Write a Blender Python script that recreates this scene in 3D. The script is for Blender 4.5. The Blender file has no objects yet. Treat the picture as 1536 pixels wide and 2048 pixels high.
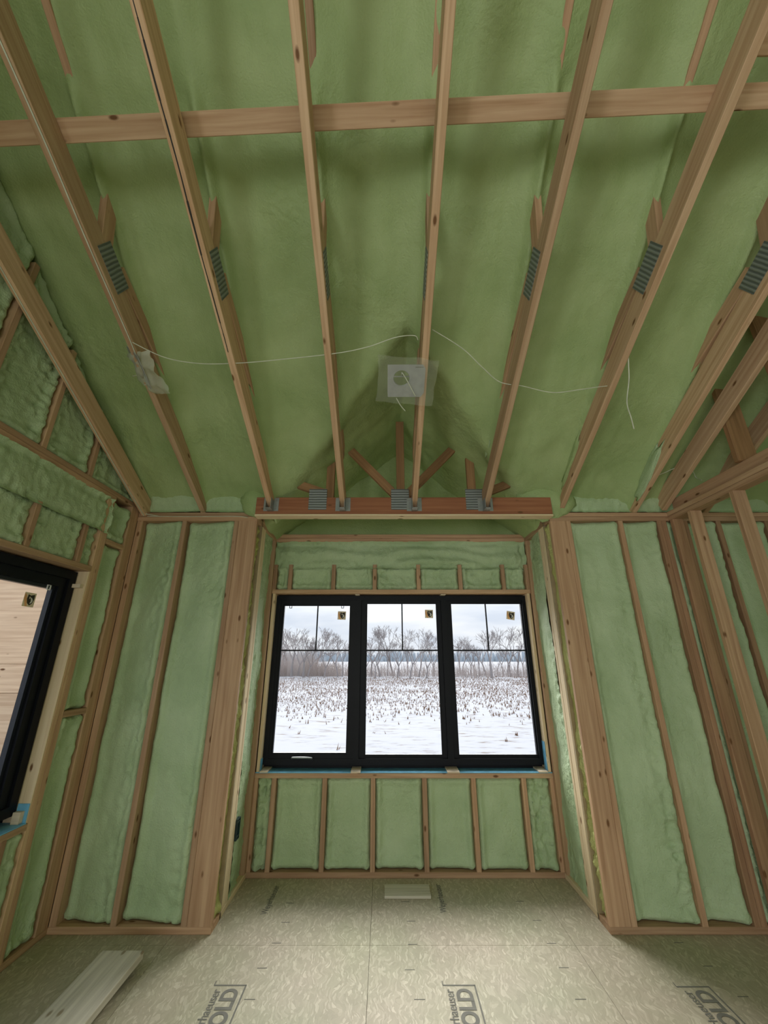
import bpy, math, random
from mathutils import Vector, Matrix, noise as mn

random.seed(7)
C = bpy.context.scene.collection
SC = bpy.context.scene
H = 1.617                                   # camera height
R = math.radians

# ------------------------------------------------------------------ camera
cd = bpy.data.cameras.new('camera'); cam = bpy.data.objects.new('camera', cd); C.objects.link(cam)
cd.sensor_fit = 'HORIZONTAL'; cd.sensor_width = 36.0; cd.lens = 18.75
cd.clip_start = 0.02; cd.clip_end = 2000
cam.location = (0, 0, H); cam.rotation_euler = (R(90 + 19.8), 0, 0)
SC.camera = cam

# ------------------------------------------------------------------ exposure
SC.view_settings.view_transform = 'Standard'; SC.view_settings.look = 'None'
SC.view_settings.gamma = 1.0; SC.view_settings.use_curve_mapping = False
SC.view_settings.exposure = 0.17
SC.cycles.max_bounces = 10; SC.cycles.diffuse_bounces = 6; SC.cycles.transparent_max_bounces = 12
SC.cycles.sample_clamp_indirect = 6.0
SC.cycles.caustics_reflective = False; SC.cycles.caustics_refractive = False

# ------------------------------------------------------------------ world: overcast winter sky
W = bpy.data.worlds.new('overcast_sky'); SC.world = W; W.use_nodes = True
nt = W.node_tree; nt.nodes.clear()
def wn(t, **k):
    n = nt.nodes.new(t)
    for a, b in k.items(): setattr(n, a, b)
    return n
tc = wn('ShaderNodeTexCoord'); sep = wn('ShaderNodeSeparateXYZ'); nt.links.new(tc.outputs['Generated'], sep.inputs[0])
mp = wn('ShaderNodeMapping'); mp.inputs['Scale'].default_value = (1.5, 1.5, 7.0)
nt.links.new(tc.outputs['Generated'], mp.inputs[0])
cl = wn('ShaderNodeTexNoise'); cl.inputs['Scale'].default_value = 2.2; cl.inputs['Detail'].default_value = 4
nt.links.new(mp.outputs[0], cl.inputs['Vector'])
cr = wn('ShaderNodeValToRGB')
cr.color_ramp.elements[0].position = .38; cr.color_ramp.elements[0].color = (.66, .72, .82, 1)
cr.color_ramp.elements[1].position = .62; cr.color_ramp.elements[1].color = (.93, .95, .98, 1)
nt.links.new(cl.outputs['Fac'], cr.inputs[0])
mx = wn('ShaderNodeMath', operation='MAXIMUM'); mx.inputs[1].default_value = 0; nt.links.new(sep.outputs['Z'], mx.inputs[0])
ma = wn('ShaderNodeMath', operation='MULTIPLY_ADD'); ma.inputs[1].default_value = 1.4; ma.inputs[2].default_value = 1.0   # CIE overcast sky
nt.links.new(mx.outputs[0], ma.inputs[0])
bg = wn('ShaderNodeBackground'); nt.links.new(cr.outputs[0], bg.inputs['Color'])
st = wn('ShaderNodeMath', operation='MULTIPLY'); st.inputs[1].default_value = 0.92
nt.links.new(ma.outputs[0], st.inputs[0]); nt.links.new(st.outputs[0], bg.inputs['Strength'])
wo = wn('ShaderNodeOutputWorld'); nt.links.new(bg.outputs[0], wo.inputs[0])

# bright veiled sun behind the cloud, in front of the house
sd = bpy.data.lights.new('veiled_sun', 'SUN'); sun = bpy.data.objects.new('veiled_sun', sd); C.objects.link(sun)
sd.energy = 8.5; sd.angle = R(60); sd.color = (1.0, .97, .93)
sun.rotation_euler = Vector((0.05, -1.0, -0.75)).to_track_quat('-Z', 'Y').to_euler()

# unseen fill lamps added in the rear wall openings to brighten the room
for i, lx in enumerate((-.35, 3.05)):   # the right fill is kept weaker
    ld = bpy.data.lights.new('rear_fill', 'AREA'); lo = bpy.data.objects.new('rear_fill', ld); C.objects.link(lo)
    ld.shape = 'RECTANGLE'; ld.size = 3.0; ld.size_y = 2.4; ld.energy = (44, 20)[i]; ld.color = (1.0, .97, .92)
    lo.location = (lx, -5.25, 1.25); lo.rotation_euler = (R(90), 0, 0)

ld = bpy.data.lights.new('side_fill', 'AREA'); lo = bpy.data.objects.new('side_fill', ld); C.objects.link(lo)   # unseen fill lamp added behind the camera, in a made-up left wall opening
ld.shape = 'RECTANGLE'; ld.size = 2.2; ld.size_y = 1.6; ld.energy = 95; ld.color = (.96, .98, 1.0)
lo.location = (-2.23, -2.7, 1.5); lo.rotation_euler = (R(90), 0, R(-90))

# ------------------------------------------------------------------ materials
def new_mat(name):
    m = bpy.data.materials.new(name); m.use_nodes = True
    t = m.node_tree; t.nodes.clear()
    out = t.nodes.new('ShaderNodeOutputMaterial'); b = t.nodes.new('ShaderNodeBsdfPrincipled')
    t.links.new(b.outputs[0], out.inputs[0])
    return m, t, b, out
def N(t, typ, **k):
    n = t.nodes.new(typ)
    for a, v in k.items(): setattr(n, a, v)
    return n
def ramp(t, stops):
    n = t.nodes.new('ShaderNodeValToRGB'); e = n.color_ramp.elements
    while len(e) < len(stops): e.new(.5)
    for i, (p, c) in enumerate(stops):
        e[i].position = p; e[i].color = (*c, 1) if len(c) == 3 else c
    return n
def plain(name, col, rough=.5, metal=0.0, spec=.5):
    m, t, b, o = new_mat(name)
    tcn = N(t, 'ShaderNodeTexCoord'); nz = N(t, 'ShaderNodeTexNoise'); nz.inputs['Scale'].default_value = 18
    t.links.new(tcn.outputs['Object'], nz.inputs['Vector'])
    r = ramp(t, [(.3, tuple(c * .88 for c in col)), (.7, tuple(min(1, c * 1.1) for c in col))])
    t.links.new(nz.outputs['Fac'], r.inputs[0]); t.links.new(r.outputs[0], b.inputs['Base Color'])
    b.inputs['Roughness'].default_value = rough; b.inputs['Metallic'].default_value = metal
    b.inputs['Specular IOR Level'].default_value = spec
    return m
def wood(name, lo, hi, knot=(.16, .075, .03), rough=.65, var=.35):
    m, t, b, o = new_mat(name)
    tcn = N(t, 'ShaderNodeTexCoord'); oi = N(t, 'ShaderNodeObjectInfo')
    off = N(t, 'ShaderNodeVectorMath', operation='MULTIPLY_ADD'); off.inputs[1].default_value = (31, 17, 23)
    cmb = N(t, 'ShaderNodeCombineXYZ')
    for i in range(3): t.links.new(oi.outputs['Random'], cmb.inputs[i])
    t.links.new(cmb.outputs[0], off.inputs[0]); t.links.new(tcn.outputs['Object'], off.inputs[2])
    m1 = N(t, 'ShaderNodeMapping'); m1.inputs['Scale'].default_value = (1.1, 26, 26); t.links.new(off.outputs[0], m1.inputs[0])
    n1 = N(t, 'ShaderNodeTexNoise'); n1.inputs['Scale'].default_value = 1.6; n1.inputs['Detail'].default_value = 5; n1.inputs['Distortion'].default_value = .4
    t.links.new(m1.outputs[0], n1.inputs['Vector'])
    r1 = ramp(t, [(.3, lo), (.68, hi)]); t.links.new(n1.outputs['Fac'], r1.inputs[0])
    # knots
    m2 = N(t, 'ShaderNodeMapping'); m2.inputs['Scale'].default_value = (7, 17, 17); t.links.new(off.outputs[0], m2.inputs[0])
    v = N(t, 'ShaderNodeTexVoronoi'); v.inputs['Scale'].default_value = 1.0; t.links.new(m2.outputs[0], v.inputs['Vector'])
    r2 = ramp(t, [(.10, (1, 1, 1)), (.2, (0, 0, 0))]); t.links.new(v.outputs['Distance'], r2.inputs[0])
    kb = N(t, 'ShaderNodeSeparateColor'); t.links.new(v.outputs['Color'], kb.inputs[0])
    kg = N(t, 'ShaderNodeMath', operation='GREATER_THAN'); kg.inputs[1].default_value = .72; t.links.new(kb.outputs[0], kg.inputs[0])
    km = N(t, 'ShaderNodeMath', operation='MULTIPLY'); t.links.new(r2.outputs[0], km.inputs[0]); t.links.new(kg.outputs[0], km.inputs[1])
    mk = N(t, 'ShaderNodeMix', data_type='RGBA'); t.links.new(km.outputs[0], mk.inputs[0])
    t.links.new(r1.outputs[0], mk.inputs[6]); mk.inputs[7].default_value = (*knot, 1)
    # board to board variation
    mv = N(t, 'ShaderNodeMath', operation='MULTIPLY_ADD'); mv.inputs[1].default_value = var; mv.inputs[2].default_value = 1 - var * .5
    t.links.new(oi.outputs['Random'], mv.inputs[0])
    hs = N(t, 'ShaderNodeHueSaturation'); t.links.new(mk.outputs[2], hs.inputs['Color']); t.links.new(mv.outputs[0], hs.inputs['Value'])
    t.links.new(hs.outputs[0], b.inputs['Base Color'])
    bp = N(t, 'ShaderNodeBump'); bp.inputs['Strength'].default_value = .25; bp.inputs['Distance'].default_value = .003
    t.links.new(n1.outputs['Fac'], bp.inputs['Height']); t.links.new(bp.outputs[0], b.inputs['Normal'])
    b.inputs['Roughness'].default_value = rough; b.inputs['Specular IOR Level'].default_value = .25
    return m
def foam(name, lo, hi, scale=1.0, rough_amt=1.0):
    m, t, b, o = new_mat(name)
    g = N(t, 'ShaderNodeNewGeometry')
    n0 = N(t, 'ShaderNodeTexNoise'); n0.inputs['Scale'].default_value = 3.0; n0.inputs['Detail'].default_value = 4
    t.links.new(g.outputs['Position'], n0.inputs['Vector'])
    r0 = ramp(t, [(.32, lo), (.68, hi)]); t.links.new(n0.outputs['Fac'], r0.inputs[0])
    t.links.new(r0.outputs[0], b.inputs['Base Color'])
    n1 = N(t, 'ShaderNodeTexNoise'); n1.inputs['Scale'].default_value = 95 * scale; n1.inputs['Detail'].default_value = 3
    n2 = N(t, 'ShaderNodeTexNoise'); n2.inputs['Scale'].default_value = 26 * scale; n2.inputs['Detail'].default_value = 3
    mk = N(t, 'ShaderNodeTexNoise'); mk.inputs['Scale'].default_value = 1.7; mk.inputs['Detail'].default_value = 2
    for n in (n1, n2, mk): t.links.new(g.outputs['Position'], n.inputs['Vector'])
    rm = ramp(t, [(.45, (.12, .12, .12)), (.65, (1, 1, 1))]); t.links.new(mk.outputs['Fac'], rm.inputs[0])
    mu = N(t, 'ShaderNodeMath', operation='MULTIPLY'); t.links.new(n2.outputs['Fac'], mu.inputs[0]); t.links.new(rm.outputs[0], mu.inputs[1])
    ad = N(t, 'ShaderNodeMath', operation='MULTIPLY_ADD'); ad.inputs[1].default_value = .28
    t.links.new(n1.outputs['Fac'], ad.inputs[0]); t.links.new(mu.outputs[0], ad.inputs[2])
    bp = N(t, 'ShaderNodeBump'); bp.inputs['Strength'].default_value = .85 * rough_amt; bp.inputs['Distance'].default_value = .02
    t.links.new(ad.outputs[0], bp.inputs['Height']); t.links.new(bp.outputs[0], b.inputs['Normal'])
    b.inputs['Roughness'].default_value = .55; b.inputs['Specular IOR Level'].default_value = .3
    return m

M = {}
M['spf'] = wood('spruce_lumber', (.45, .27, .15), (.63, .43, .27))
M['stud'] = wood('stud_lumber', (.38, .22, .125), (.54, .35, .215))
M['pale'] = wood('pale_lumber', (.66, .50, .30), (.80, .65, .44), var=.15)
M['red'] = wood('red_lumber', (.27, .10, .05), (.40, .17, .085), var=.1)
M['brown'] = wood('brown_lumber', (.29, .16, .09), (.43, .26, .15))
M['dark'] = wood('dark_lumber', (.22, .12, .055), (.34, .19, .09))
M['grey'] = wood('weathered_plank', (.50, .46, .37), (.68, .63, .52), knot=(.3, .24, .16), var=.1)
M['ply'] = wood('plywood_sheathing', (.60, .42, .28), (.80, .62, .44), var=.3)
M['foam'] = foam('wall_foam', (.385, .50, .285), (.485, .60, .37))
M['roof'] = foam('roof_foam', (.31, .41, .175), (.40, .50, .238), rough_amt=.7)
M['edge'] = foam('yellowed_foam', (.42, .42, .13), (.56, .56, .24), scale=1.4)
M['sheath'] = plain('sheathing_board', (.35, .27, .16), .8)
M['black'] = plain('black_window_vinyl', (.005, .006, .009), .45, 0, .16)
M['sash'] = plain('charcoal_sash', (.014, .017, .024), .35, 0, .4)
M['blue'] = plain('blue_sill_membrane', (.17, .46, .68), .5, 0, .3)
M['shim'] = wood('shim_wood', (.62, .50, .36), (.78, .66, .50), var=.1)
M['teal'] = plain('dark_blue_plastic', (.008, .03, .035), .4)
M['wire'] = plain('white_cable_jacket', (.62, .64, .52), .45)
M['galv'] = plain('galvanised_steel', (.33, .35, .35), .45, .6)
M['greymetal'] = plain('grey_sheet_metal', (.40, .41, .42), .5, .3)
M['ink'] = plain('dark_ink', (.17, .165, .14), .8)
M['tan'] = plain('tan_sticker_paper', (.80, .68, .50), .7)
M['orange'] = plain('orange_sticker_print', (.80, .42, .18), .7)
M['darkprint'] = plain('dark_sticker_print', (.03, .025, .02), .7)
M['white'] = plain('white_print', (.75, .75, .72), .6)
M['bark'] = plain('grey_bark', (.25, .23, .23), .9)
M['brush'] = plain('brush_stems', (.38, .33, .31), .9)
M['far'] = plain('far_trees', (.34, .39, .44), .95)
M['stubble'] = plain('corn_stubble_straw', (.20, .125, .085), .9)

def connector():
    m, t, b, o = new_mat('toothed_connector_plate')
    tcn = N(t, 'ShaderNodeTexCoord'); w = N(t, 'ShaderNodeTexWave', wave_type='BANDS', bands_direction='X')
    w.inputs['Scale'].default_value = 14; w.inputs['Distortion'].default_value = .6
    t.links.new(tcn.outputs['Object'], w.inputs['Vector'])
    r = ramp(t, [(.2, (.13, .145, .14)), (.7, (.27, .29, .28))]); t.links.new(w.outputs['Fac'], r.inputs[0])
    t.links.new(r.outputs[0], b.inputs['Base Color'])
    bp = N(t, 'ShaderNodeBump'); bp.inputs['Strength'].default_value = .8; bp.inputs['Distance'].default_value = .004
    t.links.new(w.outputs['Fac'], bp.inputs['Height']); t.links.new(bp.outputs[0], b.inputs['Normal'])
    b.inputs['Metallic'].default_value = .35; b.inputs['Roughness'].default_value = .55
    return m
M['plate'] = connector()

def osb():
    m, t, b, o = new_mat('osb_subfloor')
    g = N(t, 'ShaderNodeNewGeometry')
    wv = N(t, 'ShaderNodeTexNoise'); wv.inputs['Scale'].default_value = 9; wv.inputs['Detail'].default_value = 2
    t.links.new(g.outputs['Position'], wv.inputs['Vector'])
    av = N(t, 'ShaderNodeVectorMath', operation='MULTIPLY_ADD'); av.inputs[1].default_value = (.10, .10, 0)
    t.links.new(wv.outputs['Color'], av.inputs[0]); t.links.new(g.outputs['Position'], av.inputs[2])
    mp1 = N(t, 'ShaderNodeMapping'); mp1.inputs['Scale'].default_value = (105, 34, 1); mp1.inputs['Rotation'].default_value = (0, 0, .12)
    t.links.new(av.outputs[0], mp1.inputs[0])
    v = N(t, 'ShaderNodeTexVoronoi'); v.inputs['Scale'].default_value = 1; t.links.new(mp1.outputs[0], v.inputs['Vector'])
    bw = N(t, 'ShaderNodeRGBToBW'); t.links.new(v.outputs['Color'], bw.inputs[0])
    r = ramp(t, [(.1, (.43, .385, .30)), (.6, (.49, .445, .35)), (.93, (.64, .59, .49))]); t.links.new(bw.outputs[0], r.inputs[0])
    big = N(t, 'ShaderNodeTexNoise'); big.inputs['Scale'].default_value = 1.8; big.inputs['Detail'].default_value = 3
    t.links.new(g.outputs['Position'], big.inputs['Vector'])
    rb = ramp(t, [(.35, (.86, .90, .80)), (.65, (1.0, .96, .94))]); t.links.new(big.outputs['Fac'], rb.inputs[0])
    mu = N(t, 'ShaderNodeMix', data_type='RGBA', blend_type='MULTIPLY'); mu.inputs[0].default_value = 1
    t.links.new(r.outputs[0], mu.inputs[6]); t.links.new(rb.outputs[0], mu.inputs[7])
    t.links.new(mu.outputs[2], b.inputs['Base Color'])
    bp = N(t, 'ShaderNodeBump'); bp.inputs['Strength'].default_value = .5; bp.inputs['Distance'].default_value = .004
    t.links.new(bw.outputs[0], bp.inputs['Height']); t.links.new(bp.outputs[0], b.inputs['Normal'])
    b.inputs['Roughness'].default_value = .55; b.inputs['Specular IOR Level'].default_value = .35
    return m
M['osb'] = osb()

def glass():
    m, t, b, o = new_mat('window_glass'); t.nodes.remove(b)
    tr = N(t, 'ShaderNodeBsdfTransparent'); tr.inputs[0].default_value = (.985, .99, .99, 1)
    gl = N(t, 'ShaderNodeBsdfGlossy'); gl.inputs['Roughness'].default_value = .02
    lw = N(t, 'ShaderNodeLayerWeight'); pw = N(t, 'ShaderNodeMath', operation='POWER'); pw.inputs[1].default_value = 5
    t.links.new(lw.outputs['Facing'], pw.inputs[0])
    fr = N(t, 'ShaderNodeMath', operation='MULTIPLY_ADD'); fr.inputs[1].default_value = .9; fr.inputs[2].default_value = .003
    t.links.new(pw.outputs[0], fr.inputs[0])
    mx = N(t, 'ShaderNodeMixShader'); t.links.new(fr.outputs[0], mx.inputs[0]); t.links.new(tr.outputs[0], mx.inputs[1]); t.links.new(gl.outputs[0], mx.inputs[2])
    t.links.new(mx.outputs[0], o.inputs[0]); return m
M['glass'] = glass()
def film(name, fac):
    m, t, b, o = new_mat(name)
    b.inputs['Base Color'].default_value = (.86, .90, .78, 1); b.inputs['Roughness'].default_value = .25
    tr = N(t, 'ShaderNodeBsdfTransparent'); mx = N(t, 'ShaderNodeMixShader')
    tl = N(t, 'ShaderNodeBsdfTranslucent'); tl.inputs[0].default_value = (.72, .78, .62, 1)
    m2 = N(t, 'ShaderNodeMixShader'); m2.inputs[0].default_value = .4
    t.links.new(b.outputs[0], m2.inputs[1]); t.links.new(tl.outputs[0], m2.inputs[2])
    mx.inputs[0].default_value = fac; t.links.new(tr.outputs[0], mx.inputs[1]); t.links.new(m2.outputs[0], mx.inputs[2])
    t.links.new(mx.outputs[0], o.inputs[0]); return m
M['film'] = film('crumpled_plastic_film', .55); M['thin_film'] = film('clear_plastic_film', .2)
def snow():
    m, t, b, o = new_mat('snow_over_soil')
    g = N(t, 'ShaderNodeNewGeometry')
    mp1 = N(t, 'ShaderNodeMapping'); mp1.inputs['Scale'].default_value = (.8, 2.4, 1); mp1.inputs['Rotation'].default_value = (0, 0, .15)
    t.links.new(g.outputs['Position'], mp1.inputs[0])
    n = N(t, 'ShaderNodeTexNoise'); n.inputs['Scale'].default_value = 1.6; n.inputs['Detail'].default_value = 6; n.inputs['Roughness'].default_value = .62
    t.links.new(mp1.outputs[0], n.inputs['Vector'])
    r = ramp(t, [(.33, (.12, .10, .09)), (.41, (.215, .225, .25)), (.5, (.24, .25, .275))]); t.links.new(n.outputs['Fac'], r.inputs[0])
    t.links.new(r.outputs[0], b.inputs['Base Color']); b.inputs['Roughness'].default_value = .9; b.inputs['Specular IOR Level'].default_value = .1
    return m
M['snow'] = snow()

# ------------------------------------------------------------------ builders
def tag(o, label=None, cat=None, group=None, kind=None):
    if label: o['label'] = label
    if cat: o['category'] = cat
    if group: o['group'] = group
    if kind: o['kind'] = kind
    return o
def empty(name, loc=(0, 0, 0)):
    o = bpy.data.objects.new(name, None); C.objects.link(o); o.location = loc; o.empty_display_size = .1
    return o
def depth_loc(p):
    v = Vector((0, 0, 0))
    while p is not None: v += p.location; p = p.parent
    return v
def link(name, me, mat, parent=None, mw=None, smooth=False):
    o = bpy.data.objects.new(name, me); C.objects.link(o)
    if mat is not None and not me.materials: me.materials.append(mat)
    mw = mw or Matrix.Identity(4)
    if parent is not None:
        o.parent = parent
        o.matrix_basis = parent_world(parent).inverted() @ mw
    else:
        o.matrix_basis = mw
    if smooth:
        for p in me.polygons: p.use_smooth = True
    return o
def parent_world(p):
    m = p.matrix_basis.copy()
    return parent_world(p.parent) @ m if p.parent is not None else m
def mesh(name, vs, fs):
    me = bpy.data.meshes.new(name); me.from_pydata([tuple(v) for v in vs], [], fs); me.update(); return me
def prism_mesh(L, w, h, b=.003):
    y, z = w / 2, h / 2; b = min(b, y * .5, z * .5)
    sec = [(-y + b, -z), (y - b, -z), (y, -z + b), (y, z - b), (y - b, z), (-y + b, z), (-y, z - b), (-y, -z + b)]
    vs = [(-L / 2, a, c) for a, c in sec] + [(L / 2, a, c) for a, c in sec]
    fs = [(i, (i + 1) % 8, (i + 1) % 8 + 8, i + 8) for i in range(8)]
    fs += [tuple(range(7, -1, -1)), tuple(range(8, 16))]
    fs = [f[::-1] for f in fs] if False else fs
    return mesh('prism', vs, fs)
def lumber(name, p0, p1, w, h, mat, parent=None, up=(0, 0, 1), b=.003):
    p0, p1 = Vector(p0), Vector(p1); d = p1 - p0; L = d.length; x = d / L
    z = Vector(up); z = (z - x * z.dot(x))
    if z.length < 1e-4: z = Vector((0, 1, 0)); z = z - x * z.dot(x)
    z.normalize(); y = z.cross(x)
    m = Matrix((x, y, z)).transposed().to_4x4(); m.translation = (p0 + p1) / 2
    return link(name, prism_mesh(L, w, h, b), mat, parent, m)
def stick(name, x0, x1, y0, y1, z0, z1, mat, parent=None, b=.003):
    c = Vector(((x0 + x1) / 2, (y0 + y1) / 2, (z0 + z1) / 2)); d = (abs(x1 - x0), abs(y1 - y0), abs(z1 - z0))
    k = d.index(max(d)); h = Vector((0, 0, 0)); h[k] = d[k] / 2
    if k == 0: return lumber(name, c - h, c + h, d[1], d[2], mat, parent, (0, 0, 1), b)
    if k == 1: return lumber(name, c - h, c + h, d[0], d[2], mat, parent, (0, 0, 1), b)
    return lumber(name, c - h, c + h, d[0], d[1], mat, parent, (0, 1, 0), b)
class MB:
    def __init__(s): s.v = []; s.f = []
    def box(s, x0, x1, y0, y1, z0, z1):
        n = len(s.v)
        s.v += [(x, y, z) for x in (x0, x1) for y in (y0, y1) for z in (z0, z1)]
        s.f += [tuple(n + i for i in q) for q in ((0, 1, 3, 2), (4, 6, 7, 5), (0, 4, 5, 1), (2, 3, 7, 6), (0, 2, 6, 4), (1, 5, 7, 3))]
        return s
    def tube(s, pts, r, n=6, r1=None):
        base = len(s.v); k = len(pts)
        for i, p in enumerate(pts):
            p = Vector(p); a = Vector(pts[max(0, i - 1)]); b = Vector(pts[min(k - 1, i + 1)])
            d = (b - a).normalized(); u = d.orthogonal().normalized() if i == 0 else (uu - d * uu.dot(d)).normalized()
            uu = u; w = d.cross(u); rr = r if r1 is None else r + (r1 - r) * i / (k - 1)
            for j in range(n):
                t = 2 * math.pi * j / n
                s.v.append(tuple(p + (u * math.cos(t) + w * math.sin(t)) * rr))
        for i in range(k - 1):
            for j in range(n):
                s.f.append((base + i * n + j, base + i * n + (j + 1) % n, base + (i + 1) * n + (j + 1) % n, base + (i + 1) * n + j))
        s.f.append(tuple(base + j for j in range(n - 1, -1, -1))); s.f.append(tuple(base + (k - 1) * n + j for j in range(n)))
        return s
    def build(s, name, mat, parent=None, mw=None, smooth=False):
        vs = s.v
        if parent is not None and mw is None:
            o = parent_world(parent).translation; vs = [Vector(v) - o for v in vs]; mw = Matrix.Translation(o)
        return link(name, mesh(name, vs, s.f), mat, parent, mw, smooth)
def spline(pts, k=8):
    P = [Vector(p) for p in pts]; out = []
    for i in range(len(P) - 1):
        a, b, c, d = P[max(0, i - 1)], P[i], P[i + 1], P[min(len(P) - 1, i + 2)]
        for j in range(k):
            t = j / k
            out.append(.5 * ((2 * b) + (c - a) * t + (2 * a - 5 * b + 4 * c - d) * t * t + (3 * b - a - 3 * c + d) * t ** 3))
    out.append(P[-1]); return out
def fb(x, y, z, s, o=3): return mn.fractal(Vector((x * s, y * s, z * s)), 1.0, 2.0, o)   # about -1..1

def foam_bay(parent, o, u, n, w, zb, zt, base=-.05, rise=.028, seed=0, mat='foam', rip=1.0, res=.013, topfn=None, fr=.024, hrip=0.0, prof=None, side=0):
    """one stud bay of sprayed foam: o = inner face point at the bay's edge, u along the wall, n towards the room"""
    o, u, n = Vector(o), Vector(u), Vector(n)
    hmax = max((topfn(0), topfn(w))) - zb if topfn else zt - zb
    nu = max(4, int(w / res)); nv = max(4, int(hmax / (res * 1.25)))
    vs, fs = [], []
    for i in range(nu + 1):
        a = w * i / nu; top = topfn(a) if topfn else zt
        for j in range(nv + 1):
            z = zb + (top - zb) * j / nv
            p = o + u * a; X, Y = p.x, p.y
            ds = min(a, w - a); dv = min(z - zb, top - z)
            e = math.exp(-((ds - .03) / fr) ** 2) - .7 * math.exp(-ds / .008) + .9 * math.exp(-((dv - .03) / fr) ** 2) - .7 * math.exp(-dv / .008)
            d = base + rise * max(-1.2, min(e, 1.2))
            d += .014 * fb(X + seed, Y, z, 2.2) + .009 * fb(X + seed, Y, z * .45, 9)
            mask = max(0.0, min(1.0, .35 + 1.3 * fb(X + seed * 3, Y, z * .6, 1.6, 2)))
            dl = (w - a) if side else ds
            lump = (1.7 if side else 1.0) * math.exp(-((dl - .06) / .05) ** 2)
            if side: d += .045 * (min(1, max(0, a / w - .15) / .6) - .6)
            d += rip * (.005 + .018 * mask * lump) * fb(X, Y, z, 26, 2)
            if prof: d += prof(a)
            if hrip: d += hrip * math.sin(z * 52 + 5 * fb(X, Y, z, 1.5, 2)) * .5
            ww = .010 * fb(X * .3, seed, z, 6, 2)
            q = o + u * (a if 0 < i < nu else a + 0) + n * d
            vs.append((q.x, q.y, z + (ww if 0 < j < nv else 0) * 0))
    for i in range(nu):
        for j in range(nv):
            a = i * (nv + 1) + j
            fs.append((a, a + nv + 1, a + nv + 2, a + 1))
    org = parent_world(parent).translation
    me = mesh('foam', [Vector(v) - org for v in vs], fs)
    # make the normals face the room
    if me.polygons[0].normal.dot(n) < 0: me.flip_normals()
    return link('foam_panel', me, M[mat], parent, Matrix.Translation(org), True)

T = .038
Z_PT, Z_PB = 2.766, 2.690
D1, D2 = 3.20, 3.865
XL, XR = -2.08, 2.40
NL, NR = -1.07, 1.40
NC = .165
def roof_main(y): return 2.90 + .69 * (D1 - y)
def roof_base(x, y):
    m = roof_main(y) if y > -1.0 else roof_main(-2.0 - y)
    d = 3.70 - .80 * abs(x - NC)
    if y < .5: return m
    k = .05
    hh = max(k - abs(m - d), 0) / k
    return max(m, d) + hh * hh * k * .25

# ------------------------------------------------------------------ floor
FL = empty('floor', (0, 0, 0)); tag(FL, kind='structure', label='tan strand board subfloor with dark printed lettering')
for ix in range(-4, 4):
    for iy in range(-3, 3):
        x0 = -.083 + ix * 1.22; x1 = x0 + 1.218; y1 = 3.11 + (iy - 1) * 2.44 + 2.44 - .002; y0 = y1 - 2.438
        if iy == 2: y1 = 4.05
        if y0 > 4: continue
        g = MB().box(max(x0, -2.3), min(x1, 5.2), max(y0, -5.2), y1, -.018, 0)
        if min(x1, 5.2) <= max(x0, -2.3) or y1 < -5: continue
        g.build('osb_sheet', M['osb'], FL)
MB().box(-2.3, 5.2, -5.2, 4.05, -.30, -.020).build('floor_joist_deck', M['sheath'], FL)

def text_mesh(s, size, name, sx=1.0, bold=.0):
    cu = bpy.data.curves.new('t', 'FONT'); cu.body = s; cu.size = size; cu.align_x = 'RIGHT'; cu.offset = bold
    ob = bpy.data.objects.new('t', cu); C.objects.link(ob); ob.scale = (sx, 1, 1)
    bpy.context.view_layer.update(); dg = bpy.context.evaluated_depsgraph_get()
    me = bpy.data.meshes.new_from_object(ob.evaluated_get(dg)); me.name = name
    for v in me.vertices: v.co.x *= sx
    bpy.data.objects.remove(ob); return me
tG = text_mesh('GOLD', .112, 'printed_word', 1.0, .004); tW = text_mesh('Weyerhaeuser', .062, 'printed_word', .95, .0008)
def floor_print(x, y):
    """stamp whose far right corner is at x, y; the words run away from the camera"""
    for me, dx, dy in ((tG, -.030, -.022), (tW, -.122, -.028)):
        link('printed_word', me, M['ink'], FL, Matrix.Translation((x + dx, y + dy, .0012)) @ Matrix.Rotation(R(90), 4, 'Z'))
    MB().box(x - .008, x, y - .75, y, 0, .0012).box(x - .170, x - .001, y - .004, y + .004, 0, .0012)\
        .box(x - .172, x - .168, y, y + .03, 0, .0012).build('printed_border', M['ink'], FL)
for (x, y) in ((.477, 2.80), (-.716, 2.80), (1.69, 2.79), ):
    floor_print(x, y)
for (x, y) in ((.42, 3.78), (-.78, 3.76)): link('printed_word', tW, M['ink'], FL, Matrix.Translation((x, y, .0012)) @ Matrix.Rotation(R(90), 4, 'Z'))
tick = MB()
for k in range(-2, 5):
    for j in range(0, 7):
        xx = .14 + k * .406 * 1.0 + random.uniform(-.03, .03); yy = 3.55 - j * .21 + random.uniform(-.02, .02)
        if k % 2 == 0 and not (xx < NL and yy > 3.1) and xx < 2.2 and yy > 2: tick.box(xx, xx + .055, yy, yy + .004, 0, .001)
tick.build('printed_tick', M['ink'], FL)

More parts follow.
